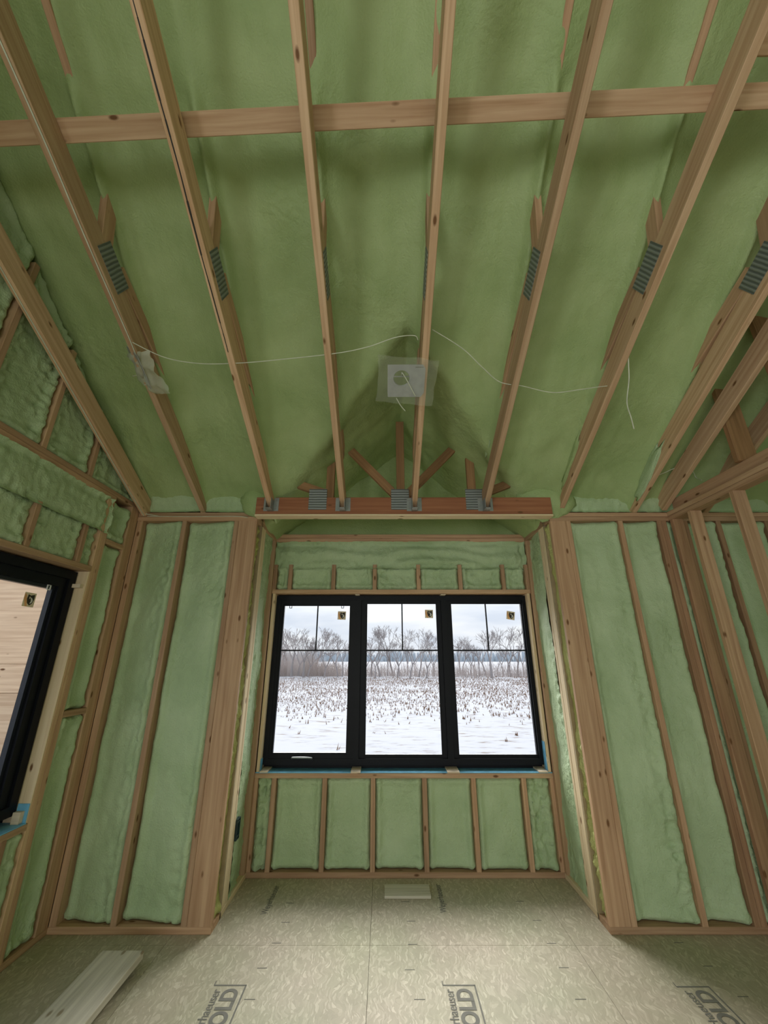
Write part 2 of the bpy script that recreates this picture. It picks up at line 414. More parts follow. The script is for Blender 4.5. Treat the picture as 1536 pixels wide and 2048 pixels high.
# ------------------------------------------------------------------ walls
# --- alcove back wall
WB = empty('wall_back', (NC, D2, 0)); tag(WB, kind='structure', label='foam filled stud wall under and over the triple window')
SX = [-1.06, -.91, -.49, -.09, .335, .74, 1.157, 1.392]
ya, yb = D2, D2 + .14
stick('bottom_plate', NL, NR, ya, yb, 0, T, M['stud'], WB)
stick('sill_plate', NL - .0, NR, ya - .004, yb, .664, .702, M['spf'], WB)
stick('head_plate', NL, NR, ya - .004, yb, 2.180, 2.218, M['spf'], WB)
stick('top_plate', NL, NR, ya - .01, yb, 2.690, 2.727, M['stud'], WB)
stick('top_plate', NL, NR, ya - .01, yb, 2.729, 2.766, M['stud'], WB)
for k, x in enumerate(SX):
    stick('stud', x - T / 2, x + T / 2, ya, yb, T, .664, M['stud'], WB)
    stick('cripple_stud', x - T / 2, x + T / 2, ya, yb, 2.218, 2.46, M['stud'], WB)
for x in (NL + .004, NR - .004 - T * .7):
    stick('jamb_stud', x, x + T * .7, ya + .002, yb, .702, 2.180, M['pale'], WB)
for k in range(7):
    a, b = SX[k] + T / 2, SX[k + 1] - T / 2
    narrow = b - a < .25
    foam_bay(WB, (a, ya, 0), (1, 0, 0), (0, -1, 0), b - a, T + .004, .664, -.042 if not narrow else -.03, .024, k * 3.1, rip=2.2 if narrow else .7, fr=.02)
    foam_bay(WB, (a, ya, 0), (1, 0, 0), (0, -1, 0), b - a, 2.218, 2.44, -.034, .024, k * 5.7, rip=2.2, fr=.018)
foam_bay(WB, (NL, ya, 0), (1, 0, 0), (0, -1, 0), NR - NL, 2.415, 2.692, -.005, -.02, 9, rip=1.5, hrip=.022)
# gable of the little roof above the alcove
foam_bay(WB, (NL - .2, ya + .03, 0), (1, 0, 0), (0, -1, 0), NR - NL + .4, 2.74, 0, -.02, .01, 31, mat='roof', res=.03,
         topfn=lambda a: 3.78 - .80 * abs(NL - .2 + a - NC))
MB().box(NL - .2, -1.05, yb, yb + .02, 0, 4).box(1.41, NR + .2, yb, yb + .02, 0, 4).box(-1.05, 1.41, yb, yb + .02, 0, .70)\
    .box(-1.05, 1.41, yb, yb + .02, 2.18, 4).build('sheathing', M['sheath'], WB)

# --- alcove side walls
def niche_side(name, x, s, label):
    """s=+1: wall on the left facing +x"""
    w = empty(name, (x, D1, 0)); tag(w, kind='structure', label=label)
    xo = x - s * .14
    def st(nm, y0, y1, z0, z1, m, dx=0.0): return stick(nm, min(x + s * dx, xo), max(x + s * dx, xo), y0, y1, z0, z1, M[m], w)
    st('bottom_plate', D1 + .141, D2 - .001, 0, T, 'pale')
    st('top_plate', D1 + .141, D2 - .011, 2.690, 2.727, 'stud'); st('top_plate', D1 + .141, D2 - .011, 2.729, 2.766, 'stud')
    st('stud', 3.365, 3.403, T, 2.69, 'pale'); st('stud', 3.405, 3.443, T, 2.69, 'pale', -.003); st('stud', 3.446, 3.484, T, 2.69, 'pale', -.002)
    st('stud', D2 - .045, D2 - .004, T, 2.69, 'stud')
    MB().box(min(xo, xo - s * .02), max(xo, xo - s * .02), D1 + .14, D2 + .15, -.02, 3.1).build('sheathing', M['sheath'], w)
    n = (s, 0, 0)
    foam_bay(w, (x, D1 + .038, 0), (0, 1, 0), n, 3.365 - D1 - .038, T, 2.69, -.045, .03, 3 * s, mat='edge', rip=1.5)
    foam_bay(w, (x, 3.484, 0), (0, 1, 0), n, D2 - .045 - 3.484, T, 2.69, -.008, -.004, 17 * s, rip=1.0, prof=lambda a: -.030 * min(1, a / .3))
    return w
niche_side('wall_alcove_left', NL, 1, 'left side wall of the window alcove')
niche_side('wall_alcove_right', NR, -1, 'right side wall of the window alcove')

# --- stub wall left of the alcove
WL = empty('wall_back_left', (-1.6, D1, 0)); tag(WL, kind='structure', label='foam filled stud wall left of the window alcove')
def wall_y(w, x0, x1, studs, post=None, seed=0):
    y0, y1 = D1, D1 + .14
    stick('bottom_plate', x0, x1, y0, y1, 0, T, M['stud'], w)
    stick('top_plate', x0, x1, y0 - .002, y1, 2.690, 2.727, M['stud'], w); stick('top_plate', x0, x1, y0, y1, 2.729, 2.766, M['stud'], w)
    for (a, b) in studs: stick('stud', a, b, y0, y1 if b - a < .1 else y0 + .038, T, 2.69, M['brown' if 2.2 < a else 'stud'], w)
    for k in range(len(studs) - 1):
        a, b = studs[k][1], studs[k + 1][0]
        if b - a > .05: foam_bay(w, (a, y0, 0), (1, 0, 0), (0, -1, 0), b - a, T + .004, 2.69, -.042, .022, seed + k * 7.3, side=(b - a > .2))
    # foam wedge over the plates, up to the roof
    foam_bay(w, (x0, y0 + .03, 0), (1, 0, 0), (0, -1, 0), x1 - x0, 2.766, 3.02, .03, -.035, seed + 50, rip=2.0, fr=.04)
    MB().box(x0 - (.16 if x0 < -2 else 0), x1, y1, y1 + .02, 0, 3.05).build('sheathing', M['sheath'], w)
wall_y(WL, XL, NL, [(XL, XL + .045), (-1.70, -1.662), (-1.262, -1.224), (-1.223, NL - .001)], seed=1)
WR = empty('wall_back_right', (1.9, D1, 0)); tag(WR, kind='structure', label='foam filled stud wall right of the window alcove')
wall_y(WR, NR, 5.2, [(NR + .001, 1.534), (1.535, 1.573), (1.975, 2.013), (2.30, 2.34), (2.342, 2.38), (2.52, 2.558), (2.80, 2.838), (3.21, 3.248), (3.62, 3.658), (4.03, 4.068), (4.44, 4.478), (5.16, 5.2)], seed=90)

# --- left (gable) wall
WG = empty('wall_left', (XL, 2.0, 0)); tag(WG, kind='structure', label='left gable wall with foam filled bays around a black window')
gx0, gx1 = XL - .14, XL
def gs(nm, y0, y1, z0, z1, m='stud', dx=0.0): return stick(nm, gx0, gx1 + dx, y0, y1, z0, z1, M[m], WG)
W2N, W2F = .98, 2.81          # left window rough opening
gs('bottom_plate', -5.2, D1, 0, T)
gs('top_plate', -5.2, 2.886, 2.742, 2.779, 'stud', .004); gs('top_plate', -5.2, D1, 2.781, 2.818, 'stud')
gs('stud', 3.10, D1, T, 2.78); gs('stud', W2F, W2F + T, T, 2.742, 'spf'); gs('stud', W2F + T + .002, W2F + 2 * T + .002, T, 2.78)
gs('block', W2F + .08, 3.10, 2.41, 2.448); gs('block', W2F + .08, 3.10, 1.24, 1.278)
gs('sill_plate', W2N, W2F, .662, .700, 'spf', .003); gs('head_plate', W2N, W2F, 2.180, 2.218, 'spf', .003)
gs('stud', W2N - T, W2N, T, 2.742); gs('stud', W2N - 2 * T - .002, W2N - T - .002, T, 2.742)
stick('jamb_lining', gx0, gx1 - .001, W2F - .012, W2F - .0005, .702, 2.178, M['pale'], WG)
cy = [W2N + .0, 1.42, 1.83, 2.24, 2.655, W2F]
for y in cy[1:-1]:
    gs('cripple_stud', y, y + T, 2.218, 2.50); gs('stud', y, y + T, T, .662)
for k in range(len(cy) - 1):
    a = cy[k] + (T if 0 < k else 0); b = cy[k + 1]
    foam_bay(WG, (gx1, a, 0), (0, 1, 0), (1, 0, 0), b - a, 2.218, 2.50, -.03, .01, 70 + k * 3, rip=2.0)
    foam_bay(WG, (gx1, a, 0), (0, 1, 0), (1, 0, 0), b - a, T, .662, -.03, .02, 80 + k * 3, rip=1.2)
foam_bay(WG, (gx1, W2N, 0), (0, 1, 0), (1, 0, 0), W2F + .05 - W2N, 2.475, 2.745, .008, -.015, 44, rip=2.3)
for (z0, z1) in ((T, 1.24), (1.278, 2.41), (2.448, 2.742)):
    foam_bay(WG, (gx1, W2F + .078, 0), (0, 1, 0), (1, 0, 0), 3.10 - W2F - .078, z0, z1, -.035, .026, 60 + z0)
gy = [2.886, 2.60, 2.19, 1.78, 1.37, .96, .55, .14, -.27]
for y in gy[1:]:
    stick('gable_stud', gx0 + .05, gx1, y - T, y, 2.818, roof_main(y) - .05, M['stud'], WG)
for k in range(len(gy) - 1):
    b, a = gy[k] - (T if k else -.25), gy[k + 1]
    foam_bay(WG, (gx1, a, 0), (0, 1, 0), (1, 0, 0), b - a, 2.818, 0, -.035, .02, 120 + k * 3, rip=1.3, topfn=lambda t, a=a: max(2.86, roof_main(a + t) - .02))
wl = MB(); xs0, xs1 = gx0 - .02, gx0
wl.box(xs0, xs1, W2F, D1 + .16, -.3, 6).box(xs0, xs1, -1.5, W2N, -.3, 6).box(xs0, xs1, -5.2, -3.9, -.3, 6).box(xs0, xs1, -3.9, -1.5, -.3, .6).box(xs0, xs1, -3.9, -1.5, 2.4, 6).box(xs0, xs1, W2N, W2F, -.3, .70).box(xs0, xs1, W2N, W2F, 2.18, 6)  # the unseen opening behind the camera is added for the side lamp
wl.build('sheathing', M['sheath'], WG)
bare = MB().box(gx0, gx0 + .09, -1.5, W2N - .08, T, 2.742).box(gx0, gx0 + .09, -5.2, -3.9, T, 2.742)
bare.build('foam_backing', M['foam'], WG)

# --- right: open stud partition
WP = empty('wall_right', (XR, 2.0, 0)); tag(WP, kind='structure', label='open stud partition without insulation on the right')
px0, px1 = XR, XR + .089
stick('bottom_plate', px0, px1, -1.2, D1 - .001, 0, T, M['stud'], WP)
stick('top_plate', px0, px1, -1.2, D1 - .001, 2.690, 2.727, M['stud'], WP); stick('top_plate', px0, px1, -1.2, D1 - .001, 2.729, 2.766, M['spf'], WP)
for y in (3.150, 2.945, 2.54, 2.13, 1.72, 1.31, .90, .49, .08):
    stick('stud', px0, px1, y, y + T, T, 2.69, M['stud'] if y in (2.945, 2.54) else M['brown'], WP)
for y in (2.43, 2.03, 1.5): stick('post', XR + .002, XR + .142, y, y + T, 2.862, roof_main(y) + .05, M['dark'], WP)
stick('strongback', XR + .03, XR + .068, -1.2, D1 - .05, 2.768, 2.86, M['stud'], WP)

# --- walls behind the camera: an open plan room, its wide openings added to let light in
WV = empty('wall_rear', (0, -5.2, 0)); tag(WV, kind='structure', label='rear wall behind the camera with wide openings added for light')
MB().box(-2.3, -1.9, -5.34, -5.2, 0, 3).box(4.6, 5.3, -5.34, -5.2, 0, 3).box(-1.9, 4.6, -5.34, -5.2, 2.5, 3.0).box(1.2, 1.5, -5.34, -5.2, 0, 2.5).build('rear_panel', M['foam'], WV)
WE = empty('wall_far_right', (5.2, 0, 0)); tag(WE, kind='structure', label='outer wall of the room beyond the partition')
MB().box(5.2, 5.34, -5.34, 3.4, 0, 6).build('foam_backing', M['foam'], WE)

# ------------------------------------------------------------------ ceiling foam
TX = [-1.54, -.94, -.342, .252, .845, 1.50, 2.13, 2.74, 3.34, 3.94, 4.54]
vs, fs, idx = [], [], {}
NXc, NYc = 530, 284
gx = [-2.16 + (5.25 + 2.16) * i / NXc for i in range(NXc + 1)]
gyv = [-5.3 + 7.3 * (i / 60) for i in range(60)] + [2.0 - 2.0 + 0]   # placeholder, replaced below
gyv = [-5.3 + 5.3 * i / 50 for i in range(50)] + [0 + 3.96 * i / 190 for i in range(191)]
def roof_z(x, y):
    z = roof_base(x, y)
    dmin = min(abs(x - t) for t in TX)
    in_d = max(0.0, min(1.0, (3.70 - .80 * abs(x - NC) - roof_main(y)) / .12)) if y > .5 else 0
    q = max(0.0, min(1.0, (y - 1.09 - .10 * fb(x, 0, 3, 2, 1)) / .14)); q = q * q * (3 - 2 * q)
    fil = .055 * math.exp(-(dmin / .10) ** 2) + .070 * q * math.exp(-(dmin / .024) ** 2)
    z -= fil * (1 - in_d)
    z += .030 * fb(x, y, 1.3, 1.7, 3) + .010 * fb(x, y, 7.7, 6, 2) + .014 * fb(x * 2.6, y * .7, 5.1, 2.4, 3) + .0025 * fb(x, y, 2.2, 30, 2)
    return z
for i, x in enumerate(gx):
    for j, y in enumerate(gyv):
        idx[i, j] = len(vs); vs.append((x, y, roof_z(x, y)))
for i in range(NXc):
    for j in range(len(gyv) - 1):
        xm, ym = (gx[i] + gx[i + 1]) / 2, (gyv[j] + gyv[j + 1]) / 2
        if ym > D1 + .06 and abs(xm - NC) > 1.30: continue
        fs.append((idx[i, j], idx[i, j + 1], idx[i + 1, j + 1], idx[i + 1, j]))
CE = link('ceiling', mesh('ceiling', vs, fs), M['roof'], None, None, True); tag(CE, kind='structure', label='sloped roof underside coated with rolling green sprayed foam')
rd = MB(); n = 24
dv, df, di = [], [], {}
for i in range(25):
    for j in range(41):
        x = -2.3 + 7.6 * i / 24; y = -5.4 + 9.5 * j / 40
        di[i, j] = len(dv); dv.append((x, y, roof_base(x, y) + .16))
for i in range(24):
    for j in range(40):
        xm, ym = -2.3 + 7.6 * (i + .5) / 24, -5.4 + 9.5 * (j + .5) / 40
        if ym > D1 + .3 and abs(xm - NC) > 1.5: continue
        df.append((di[i, j], di[i, j + 1], di[i + 1, j + 1], di[i + 1, j]))
link('roof_deck', mesh('roof_deck', dv, df), M['sheath'], CE)

def mound(c, r, seed, d=None, par=None, nm='foam_mound', mat='roof'):
    vs, fs = [], []; nu, nv = 22, 14
    m = Matrix.Identity(3)
    if d is not None:
        x = Vector(d).normalized(); z = Vector((0, 0, 1)); z = (z - x * z.dot(x)).normalized(); m = Matrix((x, z.cross(x), z)).transposed()
    for j in range(nv + 1):
        for i in range(nu):
            a, b = 2 * math.pi * i / nu, math.pi * j / nv
            p = Vector((math.sin(b) * math.cos(a), math.sin(b) * math.sin(a), math.cos(b)))
            k = 1 + (.45 if 'smear' in nm else .22) * fb(p.x + seed, p.y, p.z, 1.6, 3)
            q = m @ Vector((p.x * r[0] * k, p.y * r[1] * k, p.z * r[2] * k)); vs.append(q)
    for j in range(nv):
        for i in range(nu): fs.append((j * nu + i, (j + 1) * nu + i, (j + 1) * nu + (i + 1) % nu, j * nu + (i + 1) % nu))
    return link(nm, mesh(nm, vs, fs), M[mat], par, Matrix.Translation(c), True)
mound((NR + .01, 3.23, 2.93), (.25, .11, .215), 3, None, CE)
mound((NL - .02, 3.22, 2.90), (.15, .10, .17), 8, None, CE)

# ------------------------------------------------------------------ trusses
SL = .5; CS = 1 / math.sqrt(1 + SL * SL)
def chord_z(y, sh=0): return Z_PT + SL * (D1 - y) + sh
def chord_pt(x, y, off=0, sh=0):          # point OFF above the chord's lower face, measured square to it
    return Vector((x, y + off * SL * CS * 1.0, chord_z(y, sh) + off * CS))
def roof_truss(x, sh, yend, label, gable=False, m='spf'):
    t = empty('roof_truss', (x, D1, Z_PT)); tag(t, label, 'truss', 'roof trusses')
    up = (0, SL, 1)
    lumber('bottom_chord', chord_pt(x, yend, .070, sh), chord_pt(x, -1.0, .070, sh), .042, .140, M[m], t, up)
    if gable: return t
    lumber('top_chord', (x, 2.9, roof_main(2.9) + .03), (x, -1.0, roof_main(-1.0) - .036), T, .089, M['stud'], t, (0, .69, 1))
    lumber('web', (x, 1.585, chord_z(1.585, sh) + .10), (x, 1.50, roof_main(1.50) + .05), T, .089, M['stud'], t, (0, 1, 0))
    lumber('web', (x, -.98, chord_z(-.98, sh) + .10), (x, -.98, roof_main(-.98)), T, .089, M['stud'], t, (0, 1, 0))
    lumber('heel_strut', (x + .001, 1.70, chord_z(1.70, sh) + .20), (x + .001, 2.90, chord_z(2.90, sh) + .335), T, .089, M['stud'], t, (0, .4, 1))
    c = chord_pt(x, 1.60, .115, sh)
    for s in (-1, 1):
        d = Vector((0, -1, SL)).normalized(); y = Vector((s, 0, 0)); z = d.cross(y)
        mw = Matrix((d, y, z)).transposed().to_4x4(); mw.translation = c + Vector((s * (.021 + .0015), 0, 0))
        me = mesh('plate', *(lambda b: (b.v, b.f))(MB().box(-.118, .118, -.0015, .0015, -.066, .066)))
        link('connector_plate', me, M['plate'], t, mw)
    return t
names = ['truss bottom chord running beside the left gable wall with a white cable along it',
         'roof truss carrying a white cable and a film wrapped bracket near the gable wall',
         'roof truss with a long dark split, leftmost of the four hung on the girder',
         'roof truss hung on the girder between the split one and the light bracket one',
         'centre roof truss that carries the grey light bracket',
         'roof truss hung on the girder, just past the light bracket truss',
         'roof truss on the plate right of the alcove with the loose cable tail beside it',
         'foam smeared roof truss just before the open partition',
         'roof truss standing directly over the partition top plate',
         'first roof truss in the dim space beyond the partition', 'second roof truss in the dim space beyond the partition',
         'third roof truss in the dim space beyond the partition', 'last roof truss in the dim space beyond the partition']
roof_truss(-2.035, -.03, D1 + .02, names[0], True)
roof_truss(TX[0], 0, D1 + .05, names[1])
for k in (1, 2, 3, 4):
    tr = roof_truss(TX[k], -.045, 3.115, names[k + 1])
    if k == 1:
        cm = MB(); rc = random.Random(4); yy = .55; P = []
        while yy < 2.0: P.append((TX[1] - .004 + .006 * fb(yy, 0, 0, 3, 2), yy)); yy += .05
        for i in range(len(P) - 1):
            (xa, ya_), (xb, yb_) = P[i], P[i + 1]; w = .0045 * (1 - abs(i / len(P) - .45)) * rc.uniform(.6, 1.2)
            q = [chord_pt(xa - w, ya_, -.0012, -.045), chord_pt(xa + w, ya_, -.0012, -.045), chord_pt(xb + w, yb_, -.0012, -.045), chord_pt(xb - w, yb_, -.0012, -.045)]
            n = len(cm.v); cm.v += q + [p + Vector((0, .0009, .0018)) for p in q]
            cm.f += [(n, n + 1, n + 2, n + 3), (n + 7, n + 6, n + 5, n + 4), (n, n + 4, n + 5, n + 1), (n + 1, n + 5, n + 6, n + 2), (n + 2, n + 6, n + 7, n + 3), (n + 3, n + 7, n + 4, n)]
        tag(cm.build('split', M['darkprint'], tr), 'long dark split')
roof_truss(TX[5], 0, D1 + .05, names[6]); roof_truss(TX[6], 0, D1 + .05, names[7])
roof_truss(2.375, .0, D1 - .02, names[8], True, 'spf')
for k in (7, 8, 9, 10):
    tr = roof_truss(TX[k], 0, D1 + .05, names[k + 2])
    for y in (2.65, 1.9, 1.1): lumber('web', (TX[k], y, chord_z(y) + .09), (TX[k], y, roof_main(y)), T, .089, M['dark'], tr, (0, 1, 0))

mound((.818, 2.79, 3.17), (.10, .012, .045), 21, (0, -1, .5), CE, 'foam_smear', 'foam')
mound((2.106, 2.90, 3.00), (.26, .014, .06), 24, (0, -1, .62), CE, 'foam_smear', 'foam'); mound((1.475, 2.86, 3.06), (.22, .012, .04), 27, (0, -1, .6), CE, 'foam_smear', 'roof')
# girder truss over the alcove mouth
G = empty('girder_truss', (NC, 3.16, 2.715)); tag(G, 'reddish girder truss spanning the alcove opening with steel hangers on its face', 'truss')
stick('bottom_chord', NL + .003, NR - .003, 3.12, 3.158, 2.722, 2.872, M['red'], G)
stick('bottom_chord', NL + .003, NR - .003, 3.160, 3.198, 2.722, 2.872, M['red'], G)
stick('bearing_strip', NL + .003, NR - .003, 3.112, 3.20, 2.704, 2.721, M['pale'], G)
def gw(x0, z0, x1, z1, m='dark'): lumber('web', (x0, 3.16, z0), (x1, 3.16, z1), .038, .070, M[m], G, (0, 0, 1) if abs(x1 - x0) > .03 else (1, 0, 0))
gw(.142, 2.873, .142, 3.62); gw(.10, 2.90, -.32, 3.36); gw(.19, 2.90, .62, 3.36)
gw(-.46, 2.873, -.46, 3.26); gw(.75, 2.873, .75, 3.26); gw(-.50, 2.92, -.95, 3.08); gw(.80, 2.90, 1.12, 3.03)
for x in (-.555, .135, .76):
    stick('connector_plate', x - .075, x + .075, 3.117, 3.1195, 2.76, 2.945, M['plate'], G)
hm = MB()
for s in (-1, 1):
    a, b = sorted((s * .022, s * .062)); hm.box(a, b, 3.1165, 3.1195, -.002, .115)
    a, b = sorted((s * .0195, s * .0225)); hm.box(a, b, 3.03, 3.1165, -.002, .085)
    for q in range(4): hm.box(s * .042 - .004, s * .042 + .004, 3.114, 3.1165, .014 + q * .025, .022 + q * .025)
hm.box(-.0225, .0225, 3.03, 3.1165, -.005, -.001)
hme = None
for k in (1, 2, 3, 4):
    o = link('joist_hanger', mesh('hanger', [(v[0], v[1] - 3.12, v[2]) for v in hm.v], hm.f), M['galv'], G, Matrix.Translation((TX[k], 3.12, 2.75)))

# braces across the trusses
def brace(x0, y0, x1, y1, label, h=.105):
    z0, z1 = chord_z(y0) + h, chord_z(y1) + h
    o = lumber('brace_board', (x0, y0, z0), (x1, y1, z1), .089, .038, M['spf'], None, (0, SL, 1)); tag(o, label, 'board'); return o
brace(-2.0, 1.188, 2.36, 1.050, 'long flat brace board laid across the roof trusses overhead', .180)
brace(1.53, .925, 4.3, .90, 'short second brace board overlapping on the right side overhead', .180)

# ------------------------------------------------------------------ windows
def box_frame(mb, x0, x1, z0, z1, y0, y1, t):
    mb.box(x0, x1, y0, y1, z1 - t, z1).box(x0, x1, y0, y1, z0, z0 + t).box(x0, x0 + t, y0, y1, z0 + t, z1 - t).box(x1 - t, x1, y0, y1, z0 + t, z1 - t)
    return mb
def sticker(parent, c, mw_rot, size=.078):
    """square maker's sticker: tan ground, orange band, dark crest with a pale crescent"""
    h = size / 2
    root = None
    def piece(name, poly, d, mat, par):
        vs = [(p[0] * h, -d, p[1] * h) for p in poly] + [(p[0] * h, 0, p[1] * h) for p in poly]; k = len(poly)
        fs = [tuple(range(k)), tuple(range(2 * k - 1, k - 1, -1))] + [(i, i + k, (i + 1) % k + k, (i + 1) % k) for i in range(k)]
        return link(name, mesh(name, vs, fs), M[mat], par, Matrix.Translation(c) @ mw_rot)
    root = piece('sticker', [(-1, -1), (1, -1), (1, 1), (-1, 1)], .0008, 'tan', parent)
    piece('print', [(-.95, .1), (-.5, -.95), (-.15, -.95), (-.6, .6), (-.95, .9)], .0012, 'orange', root)
    crest = [(-.35, .75), (.1, .6), (.75, .8), (.8, .1), (.6, -.5), (.2, -.8), (-.25, -.5), (-.45, .1)]
    piece('print', crest, .0014, 'darkprint', root)
    piece('print', [(.15, .35), (.45, .2), (.6, -.1), (.45, -.45), (.15, -.55), (.3, -.2), (.25, .05)], .0018, 'white', root)
    piece('print', [(-.1, .4), (.05, .45), (.1, .2), (-.05, .1)], .0018, 'tan', root)

W1 = empty('window_1', (NC, 3.97, .745)); tag(W1, kind='structure', label='black framed triple window looking onto the snowy field')
fx = [-1.040, -.245, .575, 1.378]; fz0, fz1 = .745, 2.168
f = box_frame(MB(), fx[0], fx[3], fz0, fz1, 3.935, 4.02, .045)
f.build('outer_frame', M['black'], W1)
for x in fx[1:3]: MB().box(x - .026, x + .026, 3.932, 4.02, fz0 + .045, fz1 - .045).build('mullion', M['black'], W1)
gl = [(-.970, -.320, .822, 2.084), (-.171, .512, .806, 2.103), (.642, 1.334, .806, 2.103)]
lims = [(fx[0] + .045, fx[1] - .026), (fx[1] + .026, fx[2] - .026), (fx[2] + .026, fx[3] - .045)]
for k, (a, b, z0, z1) in enumerate(gl):
    la, lb = lims[k]; s = MB(); yy0, yy1 = (3.94, 4.0) if k == 0 else (3.955, 4.0)
    zz0, zz1 = fz0 + .045, fz1 - .045
    s.box(la, lb, yy0, yy1, z1, zz1).box(la, lb, yy0, yy1, zz0, z0).box(la, a, yy0, yy1, z0, z1).box(b, lb, yy0, yy1, z0, z1)
    sash = s.build('sash', M['black'], W1)
    # thin bead around the glass
    box_frame(MB(), a - .002, b + .002, z0 - .002, z1 + .002, 3.948 if k == 0 else 3.962, 3.975, .012).build('glazing_bead', M['black'], sash)
    MB().box(a + .008, b - .008, 3.972, 3.978, z0 + .008, z1 - .008).build('glass_pane', M['glass'], W1)
    MB().box(a, b, 3.960, 3.970, 1.660, 1.673).build('muntin', M['black'], W1)
    xm = (-.64, .174, .983)[k]
    MB().box(xm - .006, xm + .006, 3.960, 3.970, 1.673, z1).build('muntin', M['black'], W1)
for (x, z, r) in ((-.407, 1.985, 2), (.435, 2.000, 1), (1.222, 1.985, 9)):
    sticker(W1, Vector((x, 3.9715, z)), Matrix.Rotation(R(r), 4, 'Y'))
for x in (-.90, -.40):
    box_frame(MB(), x - .013, x + .013, 2.050, 2.086, 3.944, 3.950, .005).build('sash_clip', M['black'], W1)
hd = MB().tube(spline([(-.79, 3.932, .795), (-.775, 3.905, .803), (-.71, 3.896, .806), (-.65, 3.905, .803), (-.615, 3.93, .795)]), .007, 8)
hd.build('crank_handle', M['galv'], W1, None, True)
MB().box(-.81, -.60, 3.928, 3.941, .775, .793).build('handle_base', M['black'], W1)

MB().box(NL, NR, 4.000, 4.012, .690, .800).box(NL, NR, 4.000, 4.012, 2.12, 2.20).box(NL - .02, fx[0] + .03, 4.0, 4.012, .8, 2.12).box(fx[3] - .03, NR + .02, 4.0, 4.012, .8, 2.12).build('nailing_flange', M['black'], W1)
# sill membrane and shims
sm = MB().box(NL + .002, NR - .002, D2 - .006, 4.0, .702, .708)
sm.box(NR - .036, NR - .0335, D2 + .005, 3.93, .708, .93).box(NL + .0335, NL + .036, D2 + .005, 3.93, .708, .80)
o = sm.build('sill_membrane', M['blue']); tag(o, 'light blue membrane lining the rough sill under the triple window', 'membrane')
def shim(x0, x1, y0, y1, z0, z1, label, rot=0):
    vs = [(x0, y0, z0), (x1, y0, z0), (x1, y1, z0), (x0, y1, z0), (x0, y0, z0 + (z1 - z0) * .6), (x1, y0, z0 + (z1 - z0) * .6), (x1, y1, z1), (x0, y1, z1)]
    o = link('wood_shim', mesh('shim', vs, [(3, 2, 1, 0), (4, 5, 6, 7), (0, 1, 5, 4), (1, 2, 6, 5), (2, 3, 7, 6), (3, 0, 4, 7)]), M['shim'])
    tag(o, label, 'shim', 'window shims')
shim(-.275, -.195, 3.83, 3.99, .7085, .722, 'pale wood shim on the blue sill under the left mullion')
shim(.525, .625, 3.83, 3.99, .7085, .722, 'pale wood shim on the blue sill under the right mullion')
shim(1.285, 1.360, 3.845, 3.99, .7085, .722, 'pale wood shim in the right corner of the blue sill')
shim(-1.030, -.965, 3.845, 3.99, .7085, .722, 'pale wood shim in the left corner of the blue sill')
shim(-.275, -.235, 3.875, 3.99, 2.1685, 2.1795, 'small shim above the window head near the left mullion')
shim(.545, .590, 3.875, 3.99, 2.1685, 2.1795, 'small shim above the window head near the right mullion')
shim(NR - .034, NR - .020, 3.86, 3.93, .775, .845, 'upright shim beside the lower right corner of the triple window')

# --- left window
W2 = empty('window_2', (-2.2, 1.9, .745)); tag(W2, kind='structure', label='black window in the left gable wall facing bare plywood')
def fr2(mb, y0, y1, z0, z1, x0, x1, t):
    mb.box(x0, x1, y0, y1, z1 - t, z1).box(x0, x1, y0, y1, z0, z0 + t).box(x0, x1, y0, y0 + t, z0 + t, z1 - t).box(x0, x1, y1 - t, y1, z0 + t, z1 - t); return mb
fr2(MB(), W2N + .015, W2F - .022, .745, 2.168, -2.245, -2.150, .055).build('outer_frame', M['black'], W2)
sash = fr2(MB(), W2N + .070, W2F - .077, .800, 2.113, -2.235, -2.165, .060).build('sash', M['black'], W2)
fr2(MB(), W2N + .130, W2F - .137, .860, 2.053, -2.215, -2.185, .022).build('glazing_bead', M['sash'], sash)
MB().box(-2.206, -2.200, W2N + .14, W2F - .147, .87, 2.043).build('glass_pane', M['glass'], W2)
fr2(MB(), W2N - .02, W2F + .02, .69, 2.20, -2.236, -2.226, .09).build('nailing_flange', M['black'], W2)
sticker(W2, Vector((-2.1975, 2.515, 1.945)), Matrix.Rotation(R(90), 4, 'Z'), .085)
fr2(MB(), 2.600, 2.630, 2.02, 2.056, -2.184, -2.178, .006).build('sash_clip', M['white'], W2)
m2 = MB().box(-2.24, XL + .004, W2N + .003, W2F - .014, .700, .706).box(-2.15, XL - .002, W2F - .016, W2F - .0125, .706, .80)
o = m2.build('sill_membrane', M['blue']); tag(o, 'blue membrane on the rough sill of the left window', 'membrane')
o = MB().box(-2.150, -2.095, W2F - .045, W2F - .0125, 2.06, 2.085).build('wood_shim', M['shim']); tag(o, 'grey brown shim beside the top corner of the left window', 'shim', 'window shims')
o = MB().box(-2.145, -2.100, W2F - .045, W2F - .017, .7065, .765).build('wood_shim', M['shim']); tag(o, 'pinkish shim standing on the blue sill of the left window', 'shim', 'window shims')

